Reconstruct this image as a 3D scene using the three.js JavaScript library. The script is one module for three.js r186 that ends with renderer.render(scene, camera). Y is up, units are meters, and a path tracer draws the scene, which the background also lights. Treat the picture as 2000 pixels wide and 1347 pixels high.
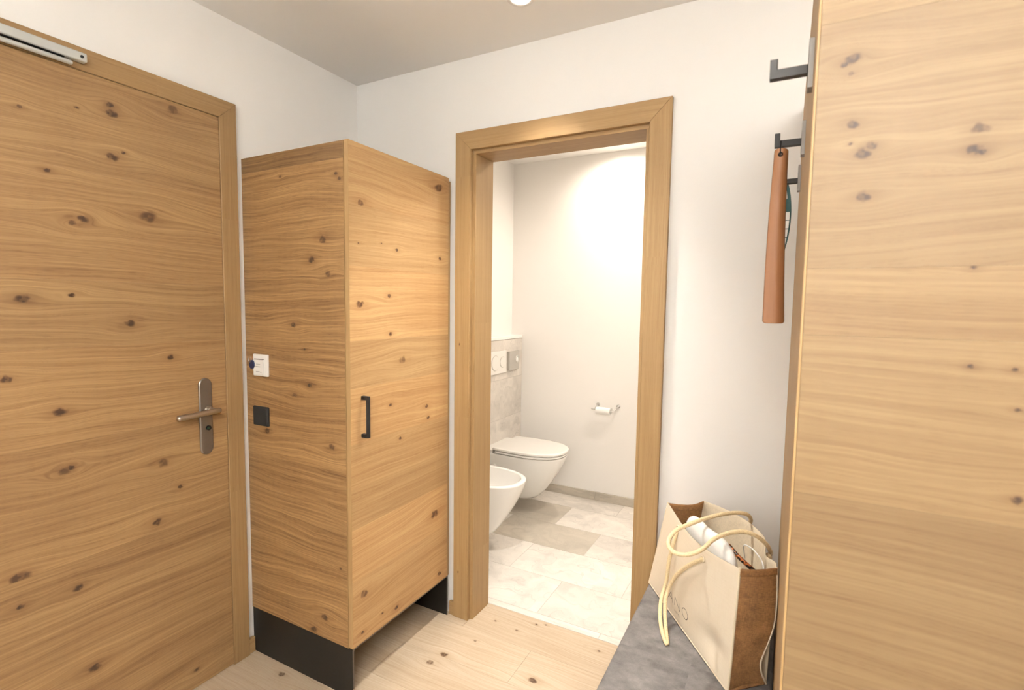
import * as THREE from 'three';
import { RoundedBoxGeometry } from 'three/addons/geometries/RoundedBoxGeometry.js';
import { mergeGeometries as mergeRaw } from 'three/addons/utils/BufferGeometryUtils.js';

// ------------------------------------------------------------------ camera, sky, exposure
const scene = new THREE.Scene();
const renderer = new THREE.WebGLRenderer({ antialias: true });
renderer.toneMapping = THREE.LinearToneMapping;
renderer.toneMappingExposure = 1.54;
renderer.shadowMap.enabled = true;
const camera = new THREE.PerspectiveCamera(67.83, 2000 / 1347, 0.05, 60);
camera.position.set(1.801, 1.378, 1.825);
camera.rotation.set(THREE.MathUtils.degToRad(-4.452), THREE.MathUtils.degToRad(27.982), THREE.MathUtils.degToRad(0.824), 'YXZ');
camera.focus = 2.3;
camera.userData.fStop = 5.6;
scene.add(camera);
scene.background = new THREE.Color(0.95, 0.98, 1.0);     // overcast daylight beyond the window behind the camera
scene.backgroundIntensity = 4;
const LAMP = { hall: 8.8, bath: 4, uplight: 5, floor: 66 };                      // candela of the recessed spots
const WARM = new THREE.Color(1.0, 0.95, 0.87), UPLIGHT = new THREE.Color(1.0, 0.985, 0.96), BATHWARM = new THREE.Color(1.0, 0.88, 0.75);

// ------------------------------------------------------------------ naming helpers
const used = new Map();
function numbered(name) {
  const n = used.get(name) ?? 0; used.set(name, n + 1);
  return n ? `${name}_${String(n).padStart(3, '0')}` : name;
}
function mesh(name, geo, material, parent) {
  const m = new THREE.Mesh(geo, material); m.castShadow = m.receiveShadow = true;
  if (parent) {
    const n = parent.children.filter((c) => c.name === name || c.name.startsWith(name + '_0')).length;
    m.name = n ? `${name}_${String(n).padStart(3, '0')}` : name; parent.add(m);
  } else { m.name = numbered(name); scene.add(m); }
  return m;
}
function thing(name, label, category, group) {
  const o = new THREE.Group(); o.name = numbered(name); o.userData = { label, category };
  if (group) o.userData.group = group;
  scene.add(o); return o;
}
function part(name, parent) { const o = new THREE.Group(); o.name = name; parent.add(o); return o; }
function structure(name) { const o = new THREE.Group(); o.name = numbered(name); o.userData.kind = 'structure'; scene.add(o); return o; }
function tag(o, label, category, group) { o.userData.label = label; o.userData.category = category; if (group) o.userData.group = group; return o; }

// ------------------------------------------------------------------ noise
function rng(seed) { let s = seed >>> 0; return () => { s = (s + 0x6d2b79f5) | 0; let t = Math.imul(s ^ (s >>> 15), 1 | s); t = (t + Math.imul(t ^ (t >>> 7), 61 | t)) ^ t; return ((t ^ (t >>> 14)) >>> 0) / 4294967296; }; }
const TAB = new Float32Array(65536); { const r = rng(77); for (let i = 0; i < 65536; i++) TAB[i] = r(); }
function vn(x, y) {
  const xi = Math.floor(x), yi = Math.floor(y); let fx = x - xi, fy = y - yi;
  fx = fx * fx * (3 - 2 * fx); fy = fy * fy * (3 - 2 * fy);
  const a = (xi & 255) + ((yi & 255) << 8), x1 = ((xi + 1) & 255), y1 = ((yi + 1) & 255) << 8;
  const p = TAB[a], q = TAB[x1 + ((yi & 255) << 8)], r = TAB[(xi & 255) + y1], s = TAB[x1 + y1];
  return p + (q - p) * fx + (r - p) * fy + (p - q - r + s) * fx * fy;
}
const fbm = (x, y) => 0.5 * vn(x, y) + 0.28 * vn(x * 2.1 + 17, y * 2.1 + 5) + 0.22 * vn(x * 4.3 + 31, y * 4.3 + 71);
const clamp01 = (v) => (v < 0 ? 0 : v > 1 ? 1 : v);
const smooth = (a, b, v) => { const t = clamp01((v - a) / (b - a)); return t * t * (3 - 2 * t); };
function dataTexture(w, h, fill, srgb = true) {
  const d = new Uint8Array(w * h * 4), c = [0, 0, 0];
  for (let j = 0; j < h; j++) for (let i = 0; i < w; i++) {
    fill(i, j, c); const k = (j * w + i) * 4;
    d[k] = c[0] < 0 ? 0 : c[0] > 255 ? 255 : c[0]; d[k + 1] = c[1] < 0 ? 0 : c[1] > 255 ? 255 : c[1]; d[k + 2] = c[2] < 0 ? 0 : c[2] > 255 ? 255 : c[2]; d[k + 3] = 255;
  }
  const t = new THREE.DataTexture(d, w, h, THREE.RGBAFormat);
  t.wrapS = t.wrapT = THREE.RepeatWrapping; t.magFilter = THREE.LinearFilter; t.minFilter = THREE.LinearMipmapLinearFilter; t.generateMipmaps = true;
  if (srgb) t.colorSpace = THREE.SRGBColorSpace; t.needsUpdate = true; return t;
}
// knotty oak: x runs along the grain, y across it, both in metres from (x0, y0)
function oak({ x0 = 0, y0 = 0, w, h, ppm = 900, seed = 1, knots = [], seams = [], tones = [], light = [214, 171, 120], dark = [158, 110, 64], wave = 1, contrast = 1 }) {
  const W = Math.min(2048, Math.round(w * ppm)), H = Math.min(2048, Math.round(h * ppm));
  const ks = knots.map(([kx, ky, r, k]) => ({ kx, ky, r, k, board: seams.filter((s) => s <= ky).length }));
  let row = -1, board = 0, bs = 0, near = [];
  const t = dataTexture(W, H, (i, j, c) => {
    const x = x0 + (i + 0.5) / W * w, y = y0 + (j + 0.5) / H * h;
    if (j !== row) {
      row = j; board = 0; while (board < seams.length && seams[board] <= y) board++;
      bs = board * 7.31 + seed * 3.17;
      near = ks.filter((k) => k.board === board && Math.abs(k.ky - y) < k.r * 9);
    }
    let yy = y, halo = 0, core = 0;
    for (const k of near) {
      const dx = x - k.kx, dy = y - k.ky, ax = dx / k.r, ay = dy / k.r;
      if (ax > 16 || ax < -16) continue;
      const e = Math.exp(-(ax * ax) / 40 - (ay * ay) / 9);
      yy -= dy * e * 0.8;
      const wob = 0.65 + 0.7 * vn(ax * 1.3 + k.kx * 91, ay * 1.3 + k.ky * 57);
      const q = Math.sqrt(ax * ax * 0.55 + ay * ay * 1.15) / wob;
      const cr = smooth(1.05, 0.45, q) * k.k * (0.55 + 0.45 * smooth(0.25, 0.7, vn(ax * 2.2 + 9, ay * 2.2 + k.kx * 40)));
      if (cr > core) core = cr;
      halo += (Math.exp(-(ax * ax) / 9 - (ay * ay) / 2.2) * 0.5 - Math.exp(-(ax * ax) / 60 - (ay * ay) / 14) * 0.12) * k.k;
    }
    yy += wave * (0.05 * (vn(x * 1.7 + bs, y * 3.1 + bs) - 0.5) + 0.012 * (vn(x * 5 + bs, y * 11) - 0.5) + 0.003 * (vn(x * 17, y * 40 + bs) - 0.5));
    const a = vn(x * 0.7 + bs, yy * 24 + bs * 5), b = vn(x * 1.1 + bs, yy * 75 + bs), d = vn(x * 2.6 + bs, yy * 210 + bs), f = vn(x * 9, yy * 620 + bs);
    const pore = smooth(0.66, 0.9, vn(x * 34 + bs, yy * 1150)) * (0.5 + 0.5 * b);
    const ring = smooth(0.55, 0.95, vn(x * 0.45 + bs * 3, yy * 42 + bs * 9));
    let v = 0.42 + contrast * (0.16 * (a - 0.5) + 0.24 * (b - 0.5) + 0.40 * (d - 0.5) + 0.40 * (f - 0.5) + 0.14 * ring + 0.3 * pore) + 0.34 * (fbm(x * 2.2 + bs, y * 4) - 0.5) + halo * 0.75;
    v = v < -0.1 ? -0.1 : v > 1.35 ? 1.35 : v;
    const tn = (tones[board] ?? 1) * (0.985 + 0.03 * vn(bs * 5, 3));
    for (let n = 0; n < 3; n++) c[n] = (light[n] + (dark[n] - light[n]) * v) * tn;
if (core > 0.01) { const m = Math.min(1, core * 0.95); c[0] *= 1 - 0.54 * m; c[1] *= 1 - 0.63 * m; c[2] *= 1 - 0.70 * m; }
  });
  t.userData = { x0, y0, w, h };
  return t;
}

// ------------------------------------------------------------------ materials
const std = (o) => new THREE.MeshStandardMaterial(o);
const lin = (r, g, b) => new THREE.Color().setRGB(r, g, b);
const oakLeaf = oak({ x0: 0.66, y0: -0.02, w: 0.96, h: 2.05, ppm: 990, seed: 3, light: [159, 128, 86], dark: [117, 86, 53], seams: [0.33, 0.62, 0.97, 1.24, 1.43, 1.74], tones: [1, 0.97, 1.0, 1.02, 0.98, 1.03, 1.0],
  knots: [[1.009, 1.948, 0.009, 1], [1.004, 1.924, 0.012, 1], [0.832, 1.994, 0.016, 0.6], [1.165, 1.723, 0.007, 1], [1.009, 1.798, 0.012, 1], [0.979, 1.818, 0.005, 1], [1.089, 1.605, 0.013, 1], [1.114, 1.591, 0.01, 0.7], [0.915, 1.636, 0.02, 0.8], [1.23, 1.375, 0.013, 1], [1.124, 1.388, 0.007, 1], [0.982, 1.305, 0.013, 1], [0.866, 1.19, 0.009, 1], [1.274, 1.166, 0.011, 1],
    [1.166, 1.061, 0.013, 1], [1.164, 0.889, 0.013, 0.7], [1.146, 0.896, 0.008, 1], [0.901, 0.844, 0.015, 0.7], [0.852, 0.747, 0.008, 1], [0.928, 0.652, 0.012, 1], [1.272, 0.628, 0.018, 1], [1.145, 0.537, 0.01, 1], [1.273, 0.546, 0.008, 1], [1.115, 0.273, 0.013, 1], [0.818, 0.071, 0.008, 1], [1.091, 1.913, 0.005, 1], [1.215, 1.874, 0.005, 1]] });
const SIDE_SEAMS = [0.45, 0.80, 1.135, 1.36, 1.62, 1.845];
const oakSide = oak({ x0: -0.01, y0: 0.15, w: 0.58, h: 1.78, ppm: 1100, seed: 11, wave: 1.25, contrast: 1.4, light: [158, 124, 81], dark: [110, 79, 45], seams: SIDE_SEAMS, tones: [1, 0.97, 1.01, 0.98, 0.99, 1, 0.86],
  knots: [[0.484, 1.798, 0.006, 1], [0.5, 1.78, 0.007, 1], [0.419, 1.587, 0.015, 0.8], [0.363, 1.521, 0.013, 1], [0.44, 1.473, 0.012, 0.6], [0.267, 1.297, 0.011, 1], [0.323, 1.213, 0.005, 1], [0.345, 1.089, 0.008, 1], [0.266, 1.048, 0.01, 0.7], [0.449, 0.883, 0.013, 0.8], [0.114, 0.897, 0.011, 1], [0.402, 0.256, 0.014, 1], [0.346, 0.196, 0.012, 1], [0.483, 0.46, 0.005, 1], [0.213, 1.815, 0.005, 1]] });
const DOOR_SEAMS = [0.42, 0.604, 0.745, 0.90, 1.092, 1.25, 1.50, 1.70];
const oakDoor = oak({ x0: 0.0, y0: 0.15, w: 0.62, h: 1.78, ppm: 1100, seed: 23, wave: 0.8, contrast: 0.85, light: [196, 163, 115], dark: [155, 115, 73], seams: DOOR_SEAMS, tones: [0.99, 1.04, 0.93, 0.97, 1.03, 0.95, 1.03, 0.97, 1.0],
  knots: [[0.1, 1.845, 0.02, 1], [0.533, 1.707, 0.014, 0.8], [0.546, 1.575, 0.003, 1], [0.436, 1.587, 0.003, 1], [0.355, 1.572, 0.007, 1], [0.091, 1.563, 0.009, 1], [0.541, 1.373, 0.014, 1], [0.397, 1.404, 0.008, 1], [0.39, 1.267, 0.008, 1], [0.323, 1.166, 0.017, 0.6], [0.178, 0.966, 0.009, 1], [0.168, 0.918, 0.008, 1], [0.392, 1.007, 0.007, 1], [0.338, 0.871, 0.007, 1], [0.118, 0.497, 0.02, 1],
    [0.531, 0.358, 0.017, 0.8], [0.087, 0.22, 0.01, 1], [0.362, 0.216, 0.009, 1], [0.441, 0.235, 0.005, 1], [0.543, 0.219, 0.007, 1]] });
const FACE_SEAMS = [0.45, 0.82, 1.135, 1.345, 1.43, 1.73];
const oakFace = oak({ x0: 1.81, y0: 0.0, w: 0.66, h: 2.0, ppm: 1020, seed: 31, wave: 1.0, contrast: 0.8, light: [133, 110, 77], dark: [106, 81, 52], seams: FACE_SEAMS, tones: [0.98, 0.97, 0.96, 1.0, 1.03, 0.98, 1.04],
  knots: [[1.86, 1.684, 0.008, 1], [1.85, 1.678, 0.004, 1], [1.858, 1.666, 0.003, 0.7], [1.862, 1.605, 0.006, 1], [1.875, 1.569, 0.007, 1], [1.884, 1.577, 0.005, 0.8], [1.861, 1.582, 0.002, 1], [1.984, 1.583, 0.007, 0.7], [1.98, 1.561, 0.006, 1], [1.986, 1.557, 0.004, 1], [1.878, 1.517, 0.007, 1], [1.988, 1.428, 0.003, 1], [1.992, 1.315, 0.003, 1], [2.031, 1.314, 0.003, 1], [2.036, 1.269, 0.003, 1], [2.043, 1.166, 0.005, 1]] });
const FLOOR_ROWS = []; for (let i = 0; i < 18; i++) FLOOR_ROWS.push(-0.142 + 0.2 * i);
const oakFloor = oak({ x0: 0, y0: -0.142, w: 2.0, h: 1.0, ppm: 1020, seed: 41, wave: 0.9, contrast: 0.75, light: [197, 182, 161], dark: [164, 141, 113], seams: FLOOR_ROWS.slice(1, 5), tones: [1, 1.01, 0.98, 1, 0.98],
  knots: [[1.048, 0.201, 0.016, 1.4], [0.679, 0.245, 0.013, 1.3], [0.657, 0.307, 0.014, 0.8], [0.215, 0.626, 0.012, 1], [0.747, -0.042, 0.006, 1], [0.86, -0.029, 0.007, 0.7], [0.914, -0.107, 0.006, 1], [0.951, -0.124, 0.005, 1], [0.74, 0.115, 0.007, 0.7], [1.207, -0.074, 0.006, 1]] });
const oakTrim = oak({ w: 1.0, h: 0.5, ppm: 1024, seed: 57, wave: 0.5, contrast: 0.8, light: [169, 139, 96], dark: [139, 108, 68], knots: [[0.31, 0.24, 0.004, 1]] });
const woodMat = (map, rough = 0.55, o = {}) => std({ map, roughness: rough, bumpMap: map, bumpScale: 0.0004, ...o });
const M = {
  leaf: woodMat(oakLeaf), side: woodMat(oakSide), cdoor: woodMat(oakDoor), face: woodMat(oakFace), floor: woodMat(oakFloor, 0.5), trim: woodMat(oakTrim), trimDoor: woodMat(oakTrim, 0.55, { color: lin(0.82, 0.80, 0.78) }),
  wall: std({ color: lin(0.9, 0.885, 0.86), roughness: 0.95 }), ceiling: std({ color: lin(0.9, 0.885, 0.86), roughness: 0.95 }), bathWall: std({ color: lin(0.88, 0.86, 0.83), roughness: 0.9 }),
  steelDark: std({ color: lin(0.012, 0.011, 0.010), roughness: 0.45, metalness: 0.35 }), steelEdge: std({ color: lin(0.12, 0.1, 0.085), roughness: 0.4, metalness: 0.6 }),
  blackMetal: std({ color: lin(0.012, 0.012, 0.013), roughness: 0.5, metalness: 0.2 }), ironGrey: std({ color: lin(0.03, 0.028, 0.026), roughness: 0.55, metalness: 0.2 }), ironPlate: std({ color: lin(0.26, 0.24, 0.22), roughness: 0.5, metalness: 0.5 }),
  nickel: std({ color: lin(0.24, 0.215, 0.19), roughness: 0.36, metalness: 0.85 }), nickelBright: std({ color: lin(0.5, 0.46, 0.41), roughness: 0.3, metalness: 1 }), silver: std({ color: lin(0.55, 0.57, 0.56), roughness: 0.4, metalness: 0.35 }), chrome: std({ color: lin(0.75, 0.75, 0.75), roughness: 0.12, metalness: 1 }),
  white: std({ color: lin(0.8, 0.78, 0.74), roughness: 0.4 }), paper: std({ color: lin(0.86, 0.85, 0.82), roughness: 0.9 }), greyPlate: std({ color: lin(0.52, 0.5, 0.46), roughness: 0.35, metalness: 0.4 }),
  black: std({ color: lin(0.007, 0.007, 0.007), roughness: 0.75 }), blue: std({ color: lin(0.01, 0.016, 0.06), roughness: 0.45 }), green: std({ color: lin(0.01, 0.06, 0.03), roughness: 0.4 }),
  ceramic: new THREE.MeshPhysicalMaterial({ color: lin(0.84, 0.83, 0.8), roughness: 0.12, clearcoat: 0.6, clearcoatRoughness: 0.05 }), ink: std({ color: lin(0.2, 0.18, 0.17), roughness: 0.8 }),
  grout: std({ color: lin(0.52, 0.49, 0.45), roughness: 0.9 }), gap: std({ color: lin(0.05, 0.035, 0.02), roughness: 0.9 }), glass: new THREE.MeshPhysicalMaterial({ color: 0xffffff, roughness: 0, transmission: 1, thickness: 0, ior: 1.5 }),
};
function stoneTexture(seed, base, vein) {
  return dataTexture(512, 512, (i, j, c) => {
    const x = i / 512, y = j / 512, wx = fbm(x * 5 + seed, y * 5) - 0.5, wy = fbm(x * 5, y * 5 + seed * 2) - 0.5;
    const cl = fbm(x * 4 + wx * 2 + seed, y * 6 + wy * 2), v = Math.abs(vn(x * 5 + wx * 4 + seed * 3, y * 7 + wy * 4) - 0.5), ve = smooth(0.05, 0.0, v) * 0.35 * vn(x * 6 + 3, y * 6 + seed), g = vn(i * 0.7, j * 0.7) - 0.5;
    const k = 1 + (cl - 0.5) * 0.2 + g * 0.05;
    for (let n = 0; n < 3; n++) c[n] = (base[n] * k) * (1 - ve) + vein[n] * ve;
  });
}
const stones = [[1, [212, 206, 198]], [2, [207, 201, 193]], [3, [216, 210, 202]]].map(([s, b]) => std({ map: stoneTexture(s, b, [160, 156, 148]), roughness: 0.35 }));
const stoneDark = [4, 5].map((s) => std({ map: stoneTexture(s, [186, 178, 165], [158, 150, 138]), roughness: 0.4 }));
const velvet = std({ roughness: 0.95, map: dataTexture(768, 768, (i, j, c) => {
  const x = i / 768, y = j / 768, m = fbm(x * 6, y * 8), st = fbm(x * 22 + 5, y * 30 + 9), g = vn(i * 0.8, j * 0.8) - 0.5;
  const k = 116 + 44 * (m - 0.5) + 34 * (st - 0.5) + g * 16; c[0] = k * 1.0; c[1] = k * 0.965; c[2] = k * 0.945; }) });
const weave = (base, amp, px, blotch) => dataTexture(512, 512, (i, j, c) => {
  const wv = ((Math.sin(i * px) * Math.sin(j * px)) * 0.5) * amp, k = 1 + wv + (vn(i * 0.06, j * 1.2) - 0.5) * amp + (vn(i * 1.2, j * 0.06) - 0.5) * amp + (fbm(i * 0.01, j * 0.013) - 0.5) * blotch;
  for (let n = 0; n < 3; n++) c[n] = base[n] * k; });
M.jute = std({ map: weave([146, 106, 66], 0.3, 1.6, 0.4), roughness: 0.95, side: THREE.DoubleSide });
M.canvas = std({ map: weave([228, 213, 187], 0.08, 1.9, 0.12), roughness: 0.95, side: THREE.DoubleSide });
M.rope = std({ map: weave([228, 206, 164], 0.2, 1.2, 0.1), roughness: 0.9 });
M.beech = std({ roughness: 0.42, map: oak({ w: 0.4, h: 0.1, ppm: 1200, seed: 71, wave: 0.3, contrast: 0.45, light: [176, 126, 86], dark: [140, 92, 58] }) });
M.teal = std({ color: lin(0.02, 0.085, 0.085), roughness: 0.6 });
M.tortoise = std({ roughness: 0.25, map: dataTexture(128, 32, (i, j, c) => { const v = smooth(0.45, 0.6, vn(i * 0.12, j * 0.2)); c[0] = 30 + 130 * v; c[1] = 18 + 70 * v; c[2] = 12 + 26 * v; }) });

// ------------------------------------------------------------------ geometry helpers
const mergeGeometries = (list) => mergeRaw(list.map((g) => (g.index ? g.toNonIndexed() : g)));
const box = (x0, x1, y0, y1, z0, z1) => new THREE.BoxGeometry(x1 - x0, y1 - y0, z1 - z0).translate((x0 + x1) / 2, (y0 + y1) / 2, (z0 + z1) / 2);
const rbox = (x0, x1, y0, y1, z0, z1, r = 0.003, seg = 2) => new RoundedBoxGeometry(x1 - x0, y1 - y0, z1 - z0, seg, r).translate((x0 + x1) / 2, (y0 + y1) / 2, (z0 + z1) / 2);
// uv from two world axes in a panel texture's own metres
function panelUV(geo, tex, au, av) {
  const p = geo.attributes.position, uv = new Float32Array(p.count * 2), { x0, y0, w, h } = tex.userData;
  for (let i = 0; i < p.count; i++) { uv[2 * i] = (p.getComponent(i, au) - x0) / w; uv[2 * i + 1] = (p.getComponent(i, av) - y0) / h; }
  geo.setAttribute('uv', new THREE.BufferAttribute(uv, 2)); return geo;
}
// uv in metres for a bar whose grain runs along axis g
function barUV(geo, g, ou = 0, ov = 0, sw = 1, sh = 0.5) {
  geo = geo.index ? geo.toNonIndexed() : geo;
  const p = geo.attributes.position, nr = geo.attributes.normal, uv = new Float32Array(p.count * 2);
  for (let i = 0; i < p.count; i++) {
    const n = [0, 1, 2].map((k) => Math.abs(nr.getComponent(i, k))), others = [0, 1, 2].filter((k) => k !== g);
    const across = n[others[0]] > n[others[1]] ? others[1] : others[0];
    uv[2 * i] = p.getComponent(i, g) / sw + ou; uv[2 * i + 1] = p.getComponent(i, across) / sh + ov;
  }
  geo.setAttribute('uv', new THREE.BufferAttribute(uv, 2)); return geo;
}
// polygon in the XY plane, extruded from z0 to z1 with a small chamfer
function prism(pts, z0, z1, bev = 0.0015, holes = []) {
  const s = new THREE.Shape(pts.map(([x, y]) => new THREE.Vector2(x, y)));
  for (const h of holes) s.holes.push(new THREE.Path(h.map(([x, y]) => new THREE.Vector2(x, y))));
  return new THREE.ExtrudeGeometry(s, { depth: z1 - z0 - 2 * bev, bevelEnabled: bev > 0, bevelThickness: bev, bevelSize: bev, bevelOffset: -bev, bevelSegments: 1, curveSegments: 20 }).translate(0, 0, z0 + bev);
}
const toLeftWall = (g) => g.applyMatrix4(new THREE.Matrix4().makeBasis(new THREE.Vector3(0, 0, -1), new THREE.Vector3(0, 1, 0), new THREE.Vector3(1, 0, 0)));   // (x, y, z) -> (z, y, -x)
const V = (a) => new THREE.Vector3(a[0], a[1], a[2]);
const tube = (pts, r, seg = 60, rad = 10) => new THREE.TubeGeometry(new THREE.CatmullRomCurve3(pts.map(V), false, 'centripetal'), seg, r, rad, false);
function cappedTube(pts, r, seg = 60, rad = 10) {
  const c = new THREE.CatmullRomCurve3(pts.map(V), false, 'centripetal');
  const g = [new THREE.TubeGeometry(c, seg, r, rad, false)];
  for (const t of [0, 1]) { const p = c.getPoint(t); g.push(new THREE.SphereGeometry(r, rad, 8).translate(p.x, p.y, p.z)); }
  return mergeGeometries(g);
}
// a cloth of thickness th over P(u, v); closed shell
function cloth(P, nu, nv, th, su = 1, sv = 1, PN = P) {
  const pos = [], uv = [], idx = [], a = new THREE.Vector3(), b = new THREE.Vector3(), N = [];
  for (let j = 0; j <= nv; j++) for (let i = 0; i <= nu; i++) {
    const u = i / nu, v = j / nv, e = 1e-3;
    a.copy(PN(Math.min(1, u + e), v)).sub(PN(Math.max(0, u - e), v)); b.copy(PN(u, Math.min(1, v + e))).sub(PN(u, Math.max(0, v - e)));
    N.push(a.clone().cross(b).normalize());
  }
  const n1 = (nu + 1) * (nv + 1);
  for (const s of [0.5, -0.5]) for (let j = 0; j <= nv; j++) for (let i = 0; i <= nu; i++) {
    const p = P(i / nu, j / nv).clone().addScaledVector(N[j * (nu + 1) + i], th * s); pos.push(p.x, p.y, p.z); uv.push(i / nu * su, j / nv * sv);
  }
  const q = (i, j, s) => s * n1 + j * (nu + 1) + i;
  for (let j = 0; j < nv; j++) for (let i = 0; i < nu; i++) {
    idx.push(q(i, j, 0), q(i + 1, j, 0), q(i + 1, j + 1, 0), q(i, j, 0), q(i + 1, j + 1, 0), q(i, j + 1, 0));
    idx.push(q(i, j, 1), q(i + 1, j + 1, 1), q(i + 1, j, 1), q(i, j, 1), q(i, j + 1, 1), q(i + 1, j + 1, 1));
  }
  const rim = (A, B) => idx.push(A[0], B[0], B[1], A[0], B[1], A[1]);
  for (let i = 0; i < nu; i++) { rim([q(i + 1, 0, 0), q(i + 1, 0, 1)], [q(i, 0, 0), q(i, 0, 1)]); rim([q(i, nv, 0), q(i, nv, 1)], [q(i + 1, nv, 0), q(i + 1, nv, 1)]); }
  for (let j = 0; j < nv; j++) { rim([q(0, j, 0), q(0, j, 1)], [q(0, j + 1, 0), q(0, j + 1, 1)]); rim([q(nu, j + 1, 0), q(nu, j + 1, 1)], [q(nu, j, 0), q(nu, j, 1)]); }
  const g = new THREE.BufferGeometry();
  g.setAttribute('position', new THREE.Float32BufferAttribute(pos, 3)); g.setAttribute('uv', new THREE.Float32BufferAttribute(uv, 2)); g.setIndex(idx); g.computeVertexNormals(); return g;
}
// rings of equal count joined into a skin, ends capped
function loft(rings, cap0 = true, cap1 = true) {
  const n = rings[0].length, pos = [], idx = [];
  for (const r of rings) for (const p of r) pos.push(...p);
  for (let k = 0; k < rings.length - 1; k++) for (let i = 0; i < n; i++) { const a = k * n + i, b = k * n + (i + 1) % n, c = a + n, d = b + n; idx.push(a, b, d, a, d, c); }
  const cap = (k, flip) => { const c = [0, 1, 2].map((m) => rings[k].reduce((s, p) => s + p[m], 0) / n), ci = pos.length / 3; pos.push(...c); for (let i = 0; i < n; i++) { const a = k * n + i, b = k * n + (i + 1) % n; idx.push(...(flip ? [ci, b, a] : [ci, a, b])); } };
  if (cap0) cap(0, true); if (cap1) cap(rings.length - 1, false);
  const g = new THREE.BufferGeometry(); g.setAttribute('position', new THREE.Float32BufferAttribute(pos, 3)); g.setIndex(idx); g.computeVertexNormals(); return g;
}

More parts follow.
